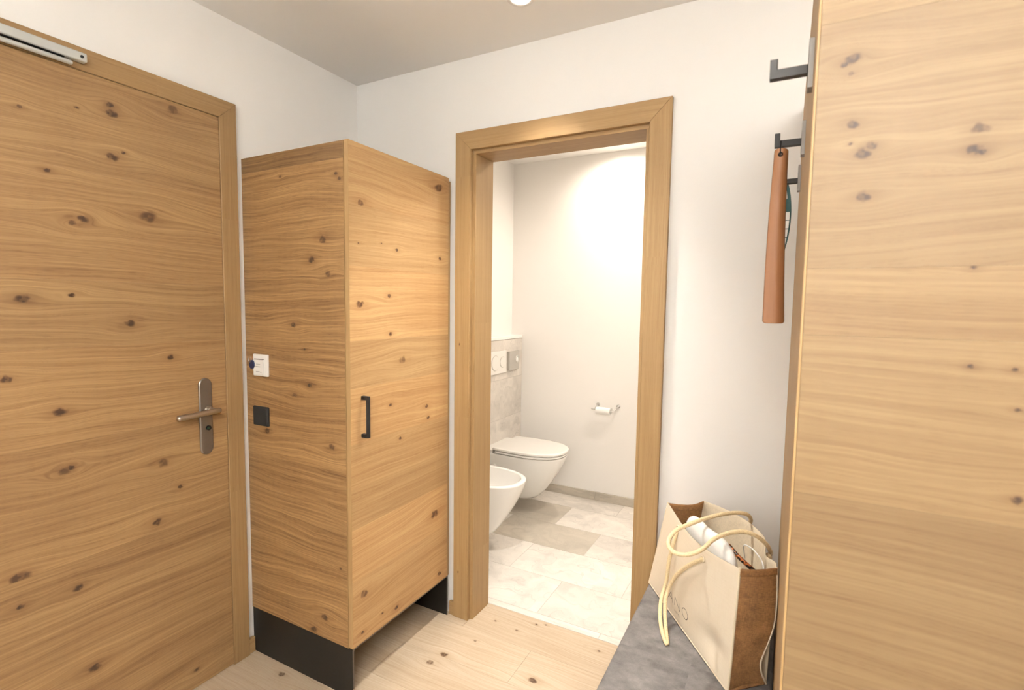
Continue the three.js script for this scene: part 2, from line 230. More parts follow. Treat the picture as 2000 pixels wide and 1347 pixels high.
// ------------------------------------------------------------------ the room shell
const WZ0 = 1.95, WZ1 = 3.05, H = 2.377, HB = 2.415, T = 0.127, RX = 2.45, RZ = 3.2;
{
  const wb = structure('wall_back');                                           // with the bathroom doorway cut out
  mesh('wall_panel', prism([[-0.15, -0.1], [0.641, -0.1], [0.641, 2.006], [1.358, 2.006], [1.358, -0.1], [RX + 0.1, -0.1], [RX + 0.1, HB], [-0.15, HB]], -T, 0, 0), M.wall, wb);
  const wl = structure('wall_left');
  mesh('wall_panel', toLeftWall(prism([[-RZ - 0.1, -0.1], [-1.60, -0.1], [-1.60, 2.02], [-0.66, 2.02], [-0.66, -0.1], [0, -0.1], [0, H + 0.05], [-RZ - 0.1, H + 0.05]], -0.15, 0, 0, [[[-WZ1, 0.8], [-WZ0, 0.8], [-WZ0, 2.2], [-WZ1, 2.2]]])), M.wall, wl);
  const wr = structure('wall_right'); mesh('wall_panel', box(RX, RX + 0.1, -0.1, H + 0.05, 0, RZ + 0.1), M.wall, wr);
  const we = structure('wall_rear');
  mesh('wall_panel', box(0, RX, -0.1, H + 0.05, RZ, RZ + 0.1), M.wall, we);
  const win = structure('window_1'), wm = (WZ0 + WZ1) / 2;
  const bar = (a, b, c, d) => mesh('window_frame', rbox(-0.09, -0.03, c, d, a, b, 0.004), M.white, win);
  bar(WZ0, WZ0 + 0.06, 0.8, 2.2); bar(WZ1 - 0.06, WZ1, 0.8, 2.2); bar(WZ0 + 0.06, WZ1 - 0.06, 2.14, 2.2); bar(WZ0 + 0.06, WZ1 - 0.06, 0.8, 0.86); bar(wm - 0.03, wm + 0.03, 0.86, 2.14);
  mesh('pane', box(-0.062, -0.058, 0.86, 2.14, WZ0 + 0.06, wm - 0.03), M.glass, win); mesh('pane', box(-0.062, -0.058, 0.86, 2.14, wm + 0.03, WZ1 - 0.06), M.glass, win);
  const ce = structure('ceiling');                                             // with the hole of the recessed spot
  const hole = []; for (let i = 0; i < 40; i++) { const a = -i / 40 * Math.PI * 2; hole.push([0.986 + 0.0405 * Math.cos(a), -0.266 + 0.0405 * Math.sin(a)]); }
  mesh('ceiling_slab', prism([[0, -RZ], [RX, -RZ], [RX, 0], [0, 0]], H, H + 0.1, 0, [hole]).rotateX(-Math.PI / 2), M.ceiling, ce);
  // bathroom
  const BX = 2.1, BZ = -1.615;
  mesh('wall_panel', box(-0.13, -0.03, -0.1, HB + 0.05, BZ, -T), M.bathWall, structure('wall_bathroom_left'));
  mesh('wall_panel', box(-0.13, BX + 0.1, -0.1, HB + 0.05, BZ - 0.1, BZ), M.bathWall, structure('wall_bathroom_back'));
  mesh('wall_panel', box(BX, BX + 0.1, -0.1, HB + 0.05, BZ, -T), M.bathWall, structure('wall_bathroom_right'));
  const bc = structure('ceiling_bathroom'), bh = [];
  for (const [cx, cz] of [[0.82, 1.42], [1.55, 0.75]]) { const h = []; for (let i = 0; i < 32; i++) { const a = -i / 32 * Math.PI * 2; h.push([cx + 0.0405 * Math.cos(a), cz + 0.0405 * Math.sin(a)]); } bh.push(h); }
  mesh('ceiling_slab', prism([[-0.03, T], [BX, T], [BX, -BZ], [-0.03, -BZ]], HB, HB + 0.1, 0, bh).rotateX(-Math.PI / 2), M.bathWall, bc);
  // tiled installation wall behind the toilet and the bidet
  const pw = structure('wall_bathroom_ledge'); const FX = 0.06;
  mesh('wall_core', box(-0.03, FX - 0.0012, 0, 1.132, BZ, -T - 0.001), M.grout, pw);
  mesh('ledge', rbox(-0.03, FX + 0.002, 1.134, 1.155, BZ + 0.001, -T - 0.001, 0.002), M.bathWall, pw);
  const rows = [[0, 0.277], [0.280, 0.573], [0.576, 0.853], [0.856, 1.131]], r = rng(5);
  rows.forEach(([a, b], k) => { for (const [z0, z1] of [[-1.612, -1.013], [-1.010, -0.411], [-0.408, -0.131]]) { const g = box(FX - 0.011, FX, a, b, z0, z1); mesh('tile', shiftUV(g, r(), r()), stones[(k * 2 + (z0 < -1.2 ? 0 : 1)) % 3], pw); } });
  // bathroom floor: stone tiles in running bond
  const bf = structure('floor_bathroom');
  mesh('grout', box(-0.03, BX, -0.1, -0.0012, BZ, -0.144), M.grout, bf);
  for (let k = 0; k < 6; k++) {
    const z1 = Math.min(-0.1455, -0.184 - 0.303 * (k - 1) - 0.0015), z0 = Math.max(BZ, -0.184 - 0.303 * k + 0.0015); if (z1 - z0 < 0.01) continue;
    const off = k % 2 ? 0.276 : -0.027 - 0.3 + 0.3;
    for (let x = off - 1.206; x < BX; x += 0.603) {
      const a = Math.max(-0.03, x + 0.0015), b = Math.min(BX, x + 0.6015); if (b - a < 0.02) continue;
      const isDark = (k === 3 && Math.abs(x - 0.276) < 0.1) || (k === 4 && Math.abs(x + 0.027) < 0.1);
      mesh('tile', shiftUV(box(a, b, -0.011, 0, z0, z1), r(), r()), isDark ? stoneDark[k % 2] : stones[Math.floor(r() * 3)], bf);
    }
  }
  const sk = structure('baseboard_bathroom');
  for (let x = 0.062; x < BX; x += 0.602) mesh('tile', shiftUV(rbox(x, Math.min(BX - 0.001, x + 0.599), 0, 0.06, BZ + 0.001, BZ + 0.012, 0.0015), r(), 0.3), stoneDark[1], sk);
  mesh('tile', shiftUV(rbox(BX - 0.012, BX - 0.001, 0, 0.06, BZ + 0.013, -T - 0.001, 0.0015), 0.4, 0.1), stoneDark[0], sk);
}
function shiftUV(g, a, b) { const u = g.attributes.uv; for (let i = 0; i < u.count; i++) u.setXY(i, u.getX(i) * 0.75 + a, u.getY(i) * 0.4 + b); return g; }
{ // oak floor of wide planks
  const fl = structure('floor'), r = rng(9);
  mesh('subfloor', box(0, RX, -0.1, -0.0145, -T, RZ), M.gap, fl); mesh('threshold_base', box(0.641, 1.358, -0.1, -0.0145, -0.144, -T), M.gap, fl);
  for (let k = 0; k < 18; k++) {
    const z0 = FLOOR_ROWS[k] + 0.0003, z1 = Math.min(RZ, FLOOR_ROWS[k] + 0.1997); if (z1 - z0 < 0.03) continue;
    const cuts = [0, ...(k === 1 ? [0.968] : [0.42 + 0.5 * r(), 1.35 + 0.45 * r()]), RX];
    for (let c = 0; c < cuts.length - 1; c++) {
      const a = cuts[c] + 0.0004, b = cuts[c + 1] - 0.0004;
      if (k === 0) {                                                            // the first row runs into the doorway
        const lo = Math.max(a, 0.0), hi = b;
        for (const [x0, x1, zz] of [[lo, Math.min(hi, 0.6405), 0.0], [Math.max(lo, 0.6415), Math.min(hi, 1.3575), z0], [Math.max(lo, 1.3585), hi, 0.0]]) if (x1 - x0 > 0.01) mesh('plank', panelUV(box(x0, x1, -0.014, 0, zz, z1), oakFloor, 0, 2), M.floor, fl);
      } else mesh('plank', panelUV(box(a, b, -0.014, 0, z0, z1), oakFloor, 0, 2), M.floor, fl);
    }
  }
  const bl = structure('baseboard_left');
  mesh('baseboard', barUV(rbox(0.0005, 0.015, 0, 0.06, 0.5885, 0.615, 0.002), 2, 0.2), M.trim, bl);
  mesh('baseboard', barUV(rbox(0.0005, 0.015, 0, 0.06, 1.66, RZ, 0.002), 2, 0.4), M.trim, bl);
  const bb = structure('baseboard_back');
  mesh('baseboard', barUV(rbox(0.5395, 0.5645, 0, 0.06, 0.0005, 0.015, 0.002), 0, 0.1), M.trim, bb);
  mesh('baseboard', barUV(rbox(1.4345, 1.8185, 0, 0.06, 0.0005, 0.015, 0.002), 0, 0.6), M.trim, bb);
}
{ // bathroom doorway: mitred oak casing, lining and stop
  const d = structure('door_2'), xl = 0.565, xr = 1.434, h = 2.08, w = 0.074, b = 0.0015;
  const stile = (s) => s < 0 ? [[xl, 0], [xl + w, 0], [xl + w, h - w], [xl, h]] : [[xr, 0], [xr, h], [xr - w, h - w], [xr - w, 0]];
  mesh('casing', barUV(prism(stile(-1), 0.0005, 0.02, b), 1, 0.1, 0.3), M.trim, d);
  mesh('casing', barUV(prism(stile(1), 0.0005, 0.02, b), 1, 0.45, 0.15), M.trim, d);
  mesh('casing', barUV(prism([[xl, h], [xl + w, h - w], [xr - w, h - w], [xr, h]], 0.0005, 0.02, b), 0, -0.55, 0.0), M.trim, d);
  for (const [a, c, o] of [[xl + w + 0.002, xl + w + 0.0145, 0.7], [xr - w - 0.0145, xr - w - 0.002, 0.2]]) mesh('lining', barUV(rbox(a, c, 0, h - w - 0.0145, -T - 0.012, 0.0, 0.001), 1, o, 0.4), M.trim, d);
  mesh('lining', barUV(rbox(xl + w + 0.002, xr - w - 0.002, h - w - 0.0145, h - w - 0.002, -T - 0.012, 0.0, 0.001), 0, 0.35, 0.6), M.trim, d);
  mesh('lining', barUV(box(xl + w - 0.01, xl + w + 0.003, 0, h - w, -0.018, 0.0004), 1, 0.3, 0.9), M.trim, d);
  mesh('lining', barUV(box(xr - w - 0.003, xr - w + 0.01, 0, h - w, -0.018, 0.0004), 1, 0.5, 0.9), M.trim, d);
  mesh('lining', barUV(box(xl + w + 0.003, xr - w - 0.003, h - w - 0.003, h - w + 0.01, -0.018, 0.0004), 0, 0.15, 0.5), M.trim, d);
  // casing of the bathroom side
  mesh('casing', barUV(prism(stile(-1), -T - 0.018, -T - 0.0005, b), 1, 0.6, 0.2), M.trim, d);
  mesh('casing', barUV(prism(stile(1), -T - 0.018, -T - 0.0005, b), 1, 0.8, 0.7), M.trim, d);
  mesh('casing', barUV(prism([[xl, h], [xl + w, h - w], [xr - w, h - w], [xr, h]], -T - 0.018, -T - 0.0005, b), 0, 0.2, 0.8), M.trim, d);
}
{ // entrance door in the left wall
  const d = structure('door_1'), z1 = 0.6155, z2 = 1.655, h = 2.082, w = 0.063, b = 0.0015;
  const P = (pts, x0, x1, bev = b) => toLeftWall(prism(pts.map(([z, y]) => [-z, y]).reverse(), x0, x1, bev));
  mesh('casing', barUV(P([[z1, 0], [z1, h], [z1 + w, h - w], [z1 + w, 0]], 0.0005, 0.02), 1, 0.33, 0.1), M.trimDoor, d);
  mesh('casing', barUV(P([[z2, 0], [z2 - w, 0], [z2 - w, h - w], [z2, h]], 0.0005, 0.02), 1, 0.73, 0.6), M.trimDoor, d);
  mesh('casing', barUV(P([[z1, h], [z2, h], [z2 - w, h - w], [z1 + w, h - w]], 0.0005, 0.02), 2, 0.12, 0.25), M.trimDoor, d);
  mesh('door_lining', box(-0.15, -0.03, 0, 2.02, 0.66, 1.6), M.gap, d);
  const leaf = part('door_leaf', d), ys = [0.006, 0.33, 0.62, 0.97, 1.24, 1.43, 1.74, 2.0175];
  for (let i = 0; i < ys.length - 1; i++) mesh('board', panelUV(box(-0.028, 0.0165, ys[i] + 0.0001, ys[i + 1] - 0.0001, z1 + w + 0.0015, z2 - w - 0.0015), oakLeaf, 2, 1), M.leaf, leaf);
  // long lock plate with lever
  const lk = part('lock_set', d), pz = 0.7595, py0 = 0.838, py1 = 1.108, pr = 0.0225, shape = [];
  for (let i = 0; i <= 14; i++) { const a = Math.PI * i / 14; shape.push([-pz + pr * Math.cos(a), py1 - pr + pr * Math.sin(a)]); }
  for (let i = 0; i <= 14; i++) { const a = Math.PI + Math.PI * i / 14; shape.push([-pz + pr * Math.cos(a), py0 + pr + pr * Math.sin(a)]); }
  mesh('lock_plate', toLeftWall(prism(shape, 0.0165, 0.0255, 0.003)), M.nickel, lk);
  const ly = 0.995, lz = 0.752;
  mesh('collar', new THREE.CylinderGeometry(0.0125, 0.014, 0.012, 28).rotateZ(-Math.PI / 2).translate(0.0315, ly, lz), M.nickelBright, lk);
  mesh('lever_handle', mergeGeometries([cappedTube([[0.0255, ly, lz], [0.056, ly, lz - 0.004]], 0.0085, 10, 14), cappedTube([[0.062, ly - 0.0, lz - 0.013], [0.064, ly - 0.001, lz + 0.03], [0.063, ly - 0.004, lz + 0.118]], 0.0098, 24, 16)]), M.nickelBright, lk);
  mesh('thumb_turn', new THREE.CylinderGeometry(0.0085, 0.0085, 0.006, 24).rotateZ(Math.PI / 2).translate(0.028, 0.932, 0.755), M.black, lk);
  mesh('status_dot', new THREE.CylinderGeometry(0.004, 0.004, 0.002, 16).rotateZ(Math.PI / 2).translate(0.0318, 0.932, 0.758), M.green, lk);
  // silver closer: slide rail on the head casing, arm below it
  const cl = part('door_closer', d);
  mesh('slide_rail', rbox(0.02, 0.042, 2.036, 2.0605, 1.070, 1.53, 0.004), M.silver, cl);
  mesh('rail_groove', box(0.026, 0.036, 2.0345, 2.0365, 1.12, 1.5), M.black, cl);
  mesh('screw_hole', new THREE.CylinderGeometry(0.0042, 0.0042, 0.002, 20).rotateZ(Math.PI / 2).translate(0.0421, 2.048, 1.083), M.black, cl);
  mesh('arm', cappedTube([[0.031, 2.026, 1.107], [0.036, 2.023, 1.25], [0.044, 2.018, 1.47]], 0.0065, 20, 10), M.silver, cl);
  mesh('closer_body', rbox(0.0165, 0.062, 1.945, 1.998, 1.31, 1.56, 0.006), M.silver, cl);
  mesh('spindle', new THREE.CylinderGeometry(0.01, 0.01, 0.03, 20).translate(0.044, 2.006, 1.47), M.silver, cl);
}

// ------------------------------------------------------------------ tall oak cabinet in the corner
{
  const c = thing('tall_cabinet', 'tall knotty oak cabinet on a dark steel base in the corner beside the entrance door', 'cabinet');
  const zc = 0.588, xc = 0.539, hb = 0.18, hc = 1.9, zb = 0.026;
  const side = part('side_panel', c), ys = [hb, ...SIDE_SEAMS, hc];
  for (let i = 0; i < ys.length - 1; i++) mesh('board', panelUV(box(0.002, 0.5165, ys[i] + 0.0001, ys[i + 1] - 0.0001, zc - 0.019, zc), oakSide, 0, 1), M.side, side);
  mesh('edge_band', barUV(box(0.5165, 0.5172, hb, hc, zc - 0.019, zc), 1, 0.2, 0.1), M.trim, side);
  mesh('top_panel', barUV(box(0.002, 0.5172, hc - 0.019, hc, 0.012, zc - 0.0192), 2, 0.5), M.trim, c);
  mesh('bottom_panel', barUV(box(0.002, 0.5172, hb, hb + 0.019, 0.012, zc - 0.0192), 2, 0.7), M.trim, c);
  mesh('back_panel', barUV(box(0.002, 0.5172, hb + 0.0195, hc - 0.0195, 0.003, 0.012), 1, 0.7), M.trim, c);
  const dr = part('door', c), yd = [hb + 0.003, ...DOOR_SEAMS, hc];
  for (let i = 0; i < yd.length - 1; i++) mesh('board', panelUV(box(0.5205, xc, yd[i] + 0.0001, yd[i + 1] - 0.0001, zb + 0.004, zc - 0.0006), oakDoor, 2, 1), M.cdoor, dr);
  mesh('edge_band', barUV(box(0.5205, xc - 0.0002, hb + 0.003, hc, zc - 0.0006, zc), 1, 0.15, 0.2), M.trim, dr);
  mesh('edge_band', barUV(box(0.505, xc - 0.004, hb, hc - 0.012, 0.012, zb + 0.003), 1, 0.4, 0.7), M.trim, dr);
  const hx = xc + 0.030, hz = 0.534;                                            // black bar pull
  mesh('handle', mergeGeometries([rbox(hx - 0.008, hx + 0.001, 0.918, 1.062, hz - 0.0065, hz + 0.0065, 0.002), rbox(xc, hx - 0.004, 1.049, 1.062, hz - 0.0065, hz + 0.0065, 0.0015), rbox(xc, hx - 0.004, 0.918, 0.931, hz - 0.0065, hz + 0.0065, 0.0015)]), M.blackMetal, dr);
  // base: dark steel plates front and back, open below the door
  mesh('base_plate', rbox(0.004, xc - 0.003, 0, hb - 0.0005, zc - 0.006, zc - 0.001, 0.0008), M.steelDark, c);
  mesh('base_plate', rbox(0.004, xc - 0.003, 0, hb - 0.0005, zb - 0.004, zb + 0.001, 0.0008), M.steelDark, c);
  mesh('base_plate', rbox(0.004, 0.009, 0, hb - 0.0005, zb + 0.002, zc - 0.007, 0.0008), M.steelDark, c);
  mesh('base_rail', rbox(xc - 0.006, xc - 0.002, hb - 0.0045, hb + 0.001, zb + 0.002, zc - 0.007, 0.0008), M.steelEdge, c);
  mesh('plate_edge', box(xc - 0.0032, xc - 0.002, 0, hb - 0.0005, zc - 0.0062, zc - 0.0008), M.steelEdge, c);
  mesh('plate_edge', box(xc - 0.0032, xc - 0.002, 0, hb - 0.0005, zb - 0.0042, zb + 0.0012), M.steelEdge, c);

  const sw = thing('card_switch', 'small white square key-card switch with printed lines above the black plate', 'switch');
  mesh('frame', rbox(0.0535, 0.1345, 1.1015, 1.183, zc, zc + 0.009, 0.003), M.white, sw);
  mesh('card_pocket', rbox(0.0615, 0.1175, 1.1065, 1.163, zc + 0.009, zc + 0.0135, 0.0015), M.white, sw);
  mesh('card_slot', box(0.063, 0.116, 1.1635, 1.166, zc + 0.009, zc + 0.0105), M.ink, sw);
  for (const [a, b, y, hgt] of [[0.078, 0.1, 1.146, 0.0014], [0.074, 0.102, 1.1365, 0.0016], [0.076, 0.098, 1.118, 0.0014], [0.1, 0.107, 1.1165, 0.002]]) mesh('print_line', box(a, b, y, y + hgt, zc + 0.0135, zc + 0.0137), M.ink, sw);
  const kt = thing('key_tag', 'round dark blue key tag with a metal ring, hanging at the white card switch', 'key tag');
  mesh('tag_disc', new THREE.CylinderGeometry(0.0165, 0.0165, 0.005, 32).rotateX(Math.PI / 2).scale(0.75, 1, 1).translate(0.0585, 1.1445, zc + 0.0168), M.blue, kt);
  mesh('ring', new THREE.TorusGeometry(0.011, 0.0011, 8, 28).scale(0.7, 1, 1).translate(0.05, 1.163, zc + 0.0185), M.chrome, kt);
  mesh('key', mergeGeometries([rbox(0.041, 0.0455, 1.118, 1.153, zc + 0.0005, zc + 0.0025, 0.0006), new THREE.CylinderGeometry(0.007, 0.007, 0.002, 20).rotateX(Math.PI / 2).translate(0.0435, 1.152, zc + 0.0017)]), M.nickelBright, kt);
  const bp = thing('wall_plate', 'black rectangular blank plate below the white card switch on the cabinet side', 'plate');
  mesh('frame', rbox(0.0465, 0.1305, 0.915, 0.987, zc, zc + 0.009, 0.003), M.black, bp);
  mesh('cover', rbox(0.0525, 0.1245, 0.921, 0.981, zc + 0.009, zc + 0.0105, 0.0007), M.black, bp);
}

// ------------------------------------------------------------------ wardrobe on the right with coat hooks on its side
const WX = 1.819, WZ = 1.058;
{
  const w = thing('wardrobe', 'large oak wardrobe with horizontal grain filling the right edge of the room', 'wardrobe');
  const hw = 1.98, front = part('end_panel', w), ys = [0.06, ...FACE_SEAMS, hw];
  for (let i = 0; i < ys.length - 1; i++) mesh('board', panelUV(box(WX + 0.0035, RX - 0.005, ys[i] + 0.0001, ys[i + 1] - 0.0001, WZ - 0.02, WZ - 0.001), oakFace, 0, 1), M.face, front);
  const side = part('side_panel', w);
  mesh('board', barUV(box(WX, WX + 0.019, 0.06, hw, 0.003, 0.40), 1, 0.3, 0.2), M.trim, side);
  mesh('board', barUV(box(WX, WX + 0.019, 0.06, hw, 0.4002, WZ - 0.0202), 1, 0.65, 0.5), M.trim, side);
  mesh('edge_band', barUV(rbox(WX, WX + 0.0032, 0.06, hw, WZ - 0.02, WZ, 0.0008), 1, 0.1, 0.25), M.trim, w);
  mesh('top_panel', barUV(box(WX + 0.0195, RX - 0.005, hw - 0.019, hw, 0.003, WZ - 0.0205), 2, 0.1), M.trim, w);
  mesh('plinth', box(WX + 0.02, RX - 0.005, 0, 0.0595, 0.003, WZ - 0.03), M.steelDark, w);

  const hookParts = (o, z) => {
    mesh('mounting_plate', rbox(WX - 0.007, WX + 0.0006, 1.6925, 1.7605, z - 0.012, z + 0.012, 0.0012), M.ironPlate, o);
    mesh('arm', rbox(1.763, WX - 0.007, 1.7145, 1.7275, z - 0.0065, z + 0.0065, 0.001), M.ironGrey, o);
    mesh('tip', prism([[1.763, 1.7145], [1.773, 1.7245], [1.773, 1.7425], [1.763, 1.7425]], z - 0.0066, z + 0.0066, 0.001), M.ironGrey, o);
  };
  for (const [z, label] of [[0.95, 'black iron coat hook nearest the wardrobe front, with nothing hanging on it'], [0.59, 'black iron coat hook that carries the wooden shoehorn'], [0.225, 'black iron coat hook nearest the back wall, carrying the teal hanger']]) hookParts(thing('coat_hook', label, 'hook', 'coat hooks on the wardrobe side'), z);

  // shoehorn: long beech blade, hung by a black cord
  const sh = thing('shoehorn', 'long brown wooden shoehorn hanging by a black cord from the middle coat hook', 'shoehorn');
  const P = (u, v, sq) => { v = 0.5 - 0.5 * Math.cos(Math.PI * v); const y = 1.709 - 0.362 * v, hw2 = 0.0105 + 0.0085 * v, a = (u - 0.5) * 2, cx = 1.7765 + 0.0015 * v - 0.0025 * Math.sin(Math.PI * v), e = Math.min(v * 0.362, (1 - v) * 0.362), rnd = sq ? 1 : 1 - 0.36 * (1 - Math.sqrt(1 - Math.pow(Math.max(0, 1 - e / 0.0055), 2))); return new THREE.Vector3(cx + a * hw2 * rnd, y, 0.604 - 0.0045 * a * a - (a > 0 ? 0.006 * a * a * a : 0)); };
  mesh('blade', cloth((u, v) => P(u, v), 18, 80, 0.006, 0.25, 1, (u, v) => P(u, v, true)), M.beech, sh);
  { const g = sh.children[0].geometry, u = g.attributes.uv; for (let i = 0; i < u.count; i++) { const a = u.getX(i); u.setXY(i, u.getY(i), a); } }
  mesh('eyelet', new THREE.TorusGeometry(0.0035, 0.0012, 8, 20).translate(1.7755, 1.696, 0.608), M.black, sh);
  mesh('cord', cappedTube([[1.7755, 1.6945, 0.610], [1.7750, 1.708, 0.612], [1.775, 1.7215, 0.6], [1.775, 1.7282, 0.590], [1.775, 1.72, 0.5815], [1.7755, 1.702, 0.589], [1.7755, 1.695, 0.599]], 0.0011, 50, 8), M.black, sh);

  // teal hanger with a row of white squares
  const th = thing('door_hanger', 'narrow teal hanging tag with a row of white squares, hung behind the wooden shoehorn', 'tag');
  const zz = 0.222, bow = (t) => 0.012 * Math.sin(Math.PI * Math.min(1, t * 1.05));
  const Q = (u, v) => { const y = 1.738 - 0.222 * v, wdt = 0.027 * Math.sqrt(Math.max(0.02, 1 - Math.pow(Math.abs(2 * v - 1), 6))); return new THREE.Vector3(1.7755 + bow(v) + (u - 0.5) * wdt, y, zz - 0.014 + (u - 0.5) * 0.006); };
  const strip = (v0, v1, u0, u1, lift) => (u, v) => Q(u0 + (u1 - u0) * u, v0 + (v1 - v0) * v).add(new THREE.Vector3(-0.2, 0, 0.98).multiplyScalar(lift));
  mesh('strap', cloth(strip(0, 1, 0, 1, 0), 6, 40, 0.0022), M.teal, th);
  for (let k = 0; k < 4; k++) mesh('white_square', cloth(strip(0.43 + 0.105 * k, 0.525 + 0.105 * k, 0.08, 0.88, 0.0018), 3, 4, 0.0012), M.paper, th);
  mesh('white_square', cloth(strip(0.12, 0.27, 0.2, 0.72, 0.0018), 3, 6, 0.0012), M.paper, th);
  mesh('loop', cappedTube([[1.777, 1.737, 0.211], [1.779, 1.739, 0.2155], [1.781, 1.7395, 0.222], [1.781, 1.7385, 0.231], [1.781, 1.7275, 0.2345], [1.781, 1.716, 0.228], [1.780, 1.718, 0.214]], 0.0012, 40, 8), M.teal, th);
}

// ------------------------------------------------------------------ upholstered bench
const BY = 0.45;
{
  const b = thing('bench', 'low bench with a mottled grey velvet cushion along the wardrobe side, under the tote bag', 'bench');
  const g = new RoundedBoxGeometry(0.3805, 0.085, 1.05, 4, 0.008); { const p = g.attributes.position, uv = new Float32Array(p.count * 2); for (let i = 0; i < p.count; i++) { uv[2 * i] = p.getX(i) / 0.6; uv[2 * i + 1] = (p.getZ(i) + p.getY(i)) / 0.6; } g.setAttribute('uv', new THREE.BufferAttribute(uv, 2)); }
  mesh('cushion', g.translate(1.438 + 0.19025, BY - 0.0425, 0.528), velvet, b);
  mesh('seat_board', barUV(rbox(1.446, 1.8175, BY - 0.11, BY - 0.085, 0.006, 1.05, 0.002), 2, 0.2), M.trim, b);
  for (const [x, z] of [[1.462, 0.03], [1.79, 0.03], [1.462, 1.0], [1.79, 1.0]]) mesh('leg', rbox(x, x + 0.025, 0, BY - 0.11, z, z + 0.025, 0.002), M.steelDark, b);
}

// ------------------------------------------------------------------ tote bag
{
  const t = thing('tote_bag', 'white canvas tote bag with brown jute ends and rope handles, lying on the grey bench', 'bag');
  const FB0 = V([1.440, 0.4545, 0.138]), FB1 = V([1.722, 0.4545, 0.543]), FT0 = V([1.502, 0.76, 0.193]), FT1 = V([1.735, 0.76, 0.527]);
  const BB0 = V([1.563, 0.4545, 0.055]), BB1 = V([1.803, 0.4545, 0.465]), BT0 = V([1.598, 0.76, 0.118]), BT1 = V([1.811, 0.76, 0.478]);
  const nF = V([-0.819, 0.0, 0.574]);
  const mix = (a, b, u) => a.clone().lerp(b, u);
  const frontEdge = (u, v) => mix(mix(FB0, FB1, u), mix(FT0, FT1, u), v);
  const front = (u, v) => { const s = Math.sin(Math.PI * u); return frontEdge(u, v).addScaledVector(nF, 0.026 * Math.pow(v, 2) * s * (0.4 + u) + 0.012 * s * Math.sin(Math.PI * v) - 0.012 * Math.exp(-(((u - 0.83) / 0.1) ** 2) - (((v - 0.22) / 0.1) ** 2)) - 0.006 * Math.sin(u * 9) * v * (1 - v)).add(new THREE.Vector3(0, -0.012 * s * v, 0)); };
  // printed canvas: the word stands low on the front panel, 0.147 to 0.281 m along a 0.493 m edge
  const PW = 1400, PH = 868, cv = document.createElement('canvas'); cv.width = PW; cv.height = PH; const g = cv.getContext('2d');
  g.fillStyle = 'rgb(228,214,192)'; g.fillRect(0, 0, PW, PH); const r = rng(15);
  for (let i = 0; i < 5200; i++) { const a = r() * 0.09; g.fillStyle = r() < 0.5 ? `rgba(255,246,226,${a})` : `rgba(160,132,92,${a})`; if (r() < 0.5) g.fillRect(r() * PW, r() * PH, 20 + 160 * r(), 1.4); else g.fillRect(r() * PW, r() * PH, 1.4, 20 + 120 * r()); }
  const X = (m) => m / 0.493 * PW, Y = (m) => PH - m / 0.306 * PH;
  g.strokeStyle = 'rgb(58,46,38)'; g.lineWidth = 5.5; g.lineJoin = 'round';
  const line = (...p) => { g.beginPath(); p.forEach(([a, b], i) => (i ? g.lineTo(X(a), Y(b)) : g.moveTo(X(a), Y(b)))); g.stroke(); };
  line([0.147, 0.042], [0.165, 0.074], [0.183, 0.044]); line([0.154, 0.054], [0.177, 0.055]);
  line([0.196, 0.046], [0.196, 0.076], [0.234, 0.048], [0.234, 0.078]);
  g.beginPath(); g.ellipse(X(0.266), Y(0.0635), X(0.0175), PH * 0.016 / 0.306, 0, 0, Math.PI * 2); g.stroke();
  g.fillStyle = 'rgb(90,74,60)'; g.font = '26px sans-serif'; g.fillText('H O T E L', X(0.196), Y(0.026));
  const ct = new THREE.CanvasTexture(cv); ct.colorSpace = THREE.SRGBColorSpace; ct.magFilter = THREE.LinearFilter;
  mesh('front_panel', cloth(front, 48, 30, 0.0022), std({ map: ct, roughness: 0.95, bumpMap: M.canvas.map, bumpScale: 0.0002 }), t);
  const back = (u, v) => { const s = Math.sin(Math.PI * Math.pow(u, 0.85)); return mix(mix(BB0, BB1, u), mix(BT0, BT1, u), v).add(new THREE.Vector3(0.857, 0, -0.516).multiplyScalar(s * (0.066 * Math.pow(v, 1.6) + 0.012 * Math.sin(Math.PI * v)) * (1 - 0.55 * smooth(0.62, 0.9, u)))).add(new THREE.Vector3(0, 0.01 * Math.sin(u * 14) * v * v * smooth(0.5, 0.9, u), 0)); };
  mesh('back_panel', cloth(back, 48, 30, 0.0022, 2, 1.3), M.canvas, t);
  // near jute end: its rear edge pulls in towards the base
  const rear = new THREE.CatmullRomCurve3([[1.803, 0.4545, 0.465], [1.788, 0.51, 0.487], [1.797, 0.555, 0.488], [1.812, 0.61, 0.480], [1.8155, 0.70, 0.477], [1.812, 0.76, 0.478]].map(V));
  const nearEnd = (u, v) => mix(front(1, v), rear.getPoint(v), u).addScaledVector(V([0.25, 0, 0.55]), 0.03 * Math.sin(Math.PI * u) * (v - 0.35) * (v > 0.35 ? 0.5 : 1.6));
  mesh('jute_end', cloth(nearEnd, 18, 36, 0.0022, 0.5, 1.3), M.jute, t);
  const farEnd = (u, v) => mix(front(0, v), back(0, v), u).addScaledVector(V([0.5, 0, 0.6]), 0.03 * Math.sin(Math.PI * u) * v);
  mesh('jute_end', cloth(farEnd, 16, 30, 0.0022, 0.5, 1.3), M.jute, t);
  mesh('hem', cloth((u, v) => nearEnd(u, 0.945 + 0.055 * v).add(new THREE.Vector3(0.0012, 0, 0.0024)), 18, 4, 0.0015, 0.5, 0.1), M.jute, t);
  mesh('hem', cloth((u, v) => farEnd(u, 0.93 + 0.07 * v).add(new THREE.Vector3(0.0012, 0, 0.0028)), 18, 4, 0.0015, 0.5, 0.1), M.jute, t);
  mesh('base', cloth((u, v) => mix(mix(FB0, FB1, u), mix(BB0, BB1, u), v), 30, 10, 0.0035, 3, 1), M.jute, t);
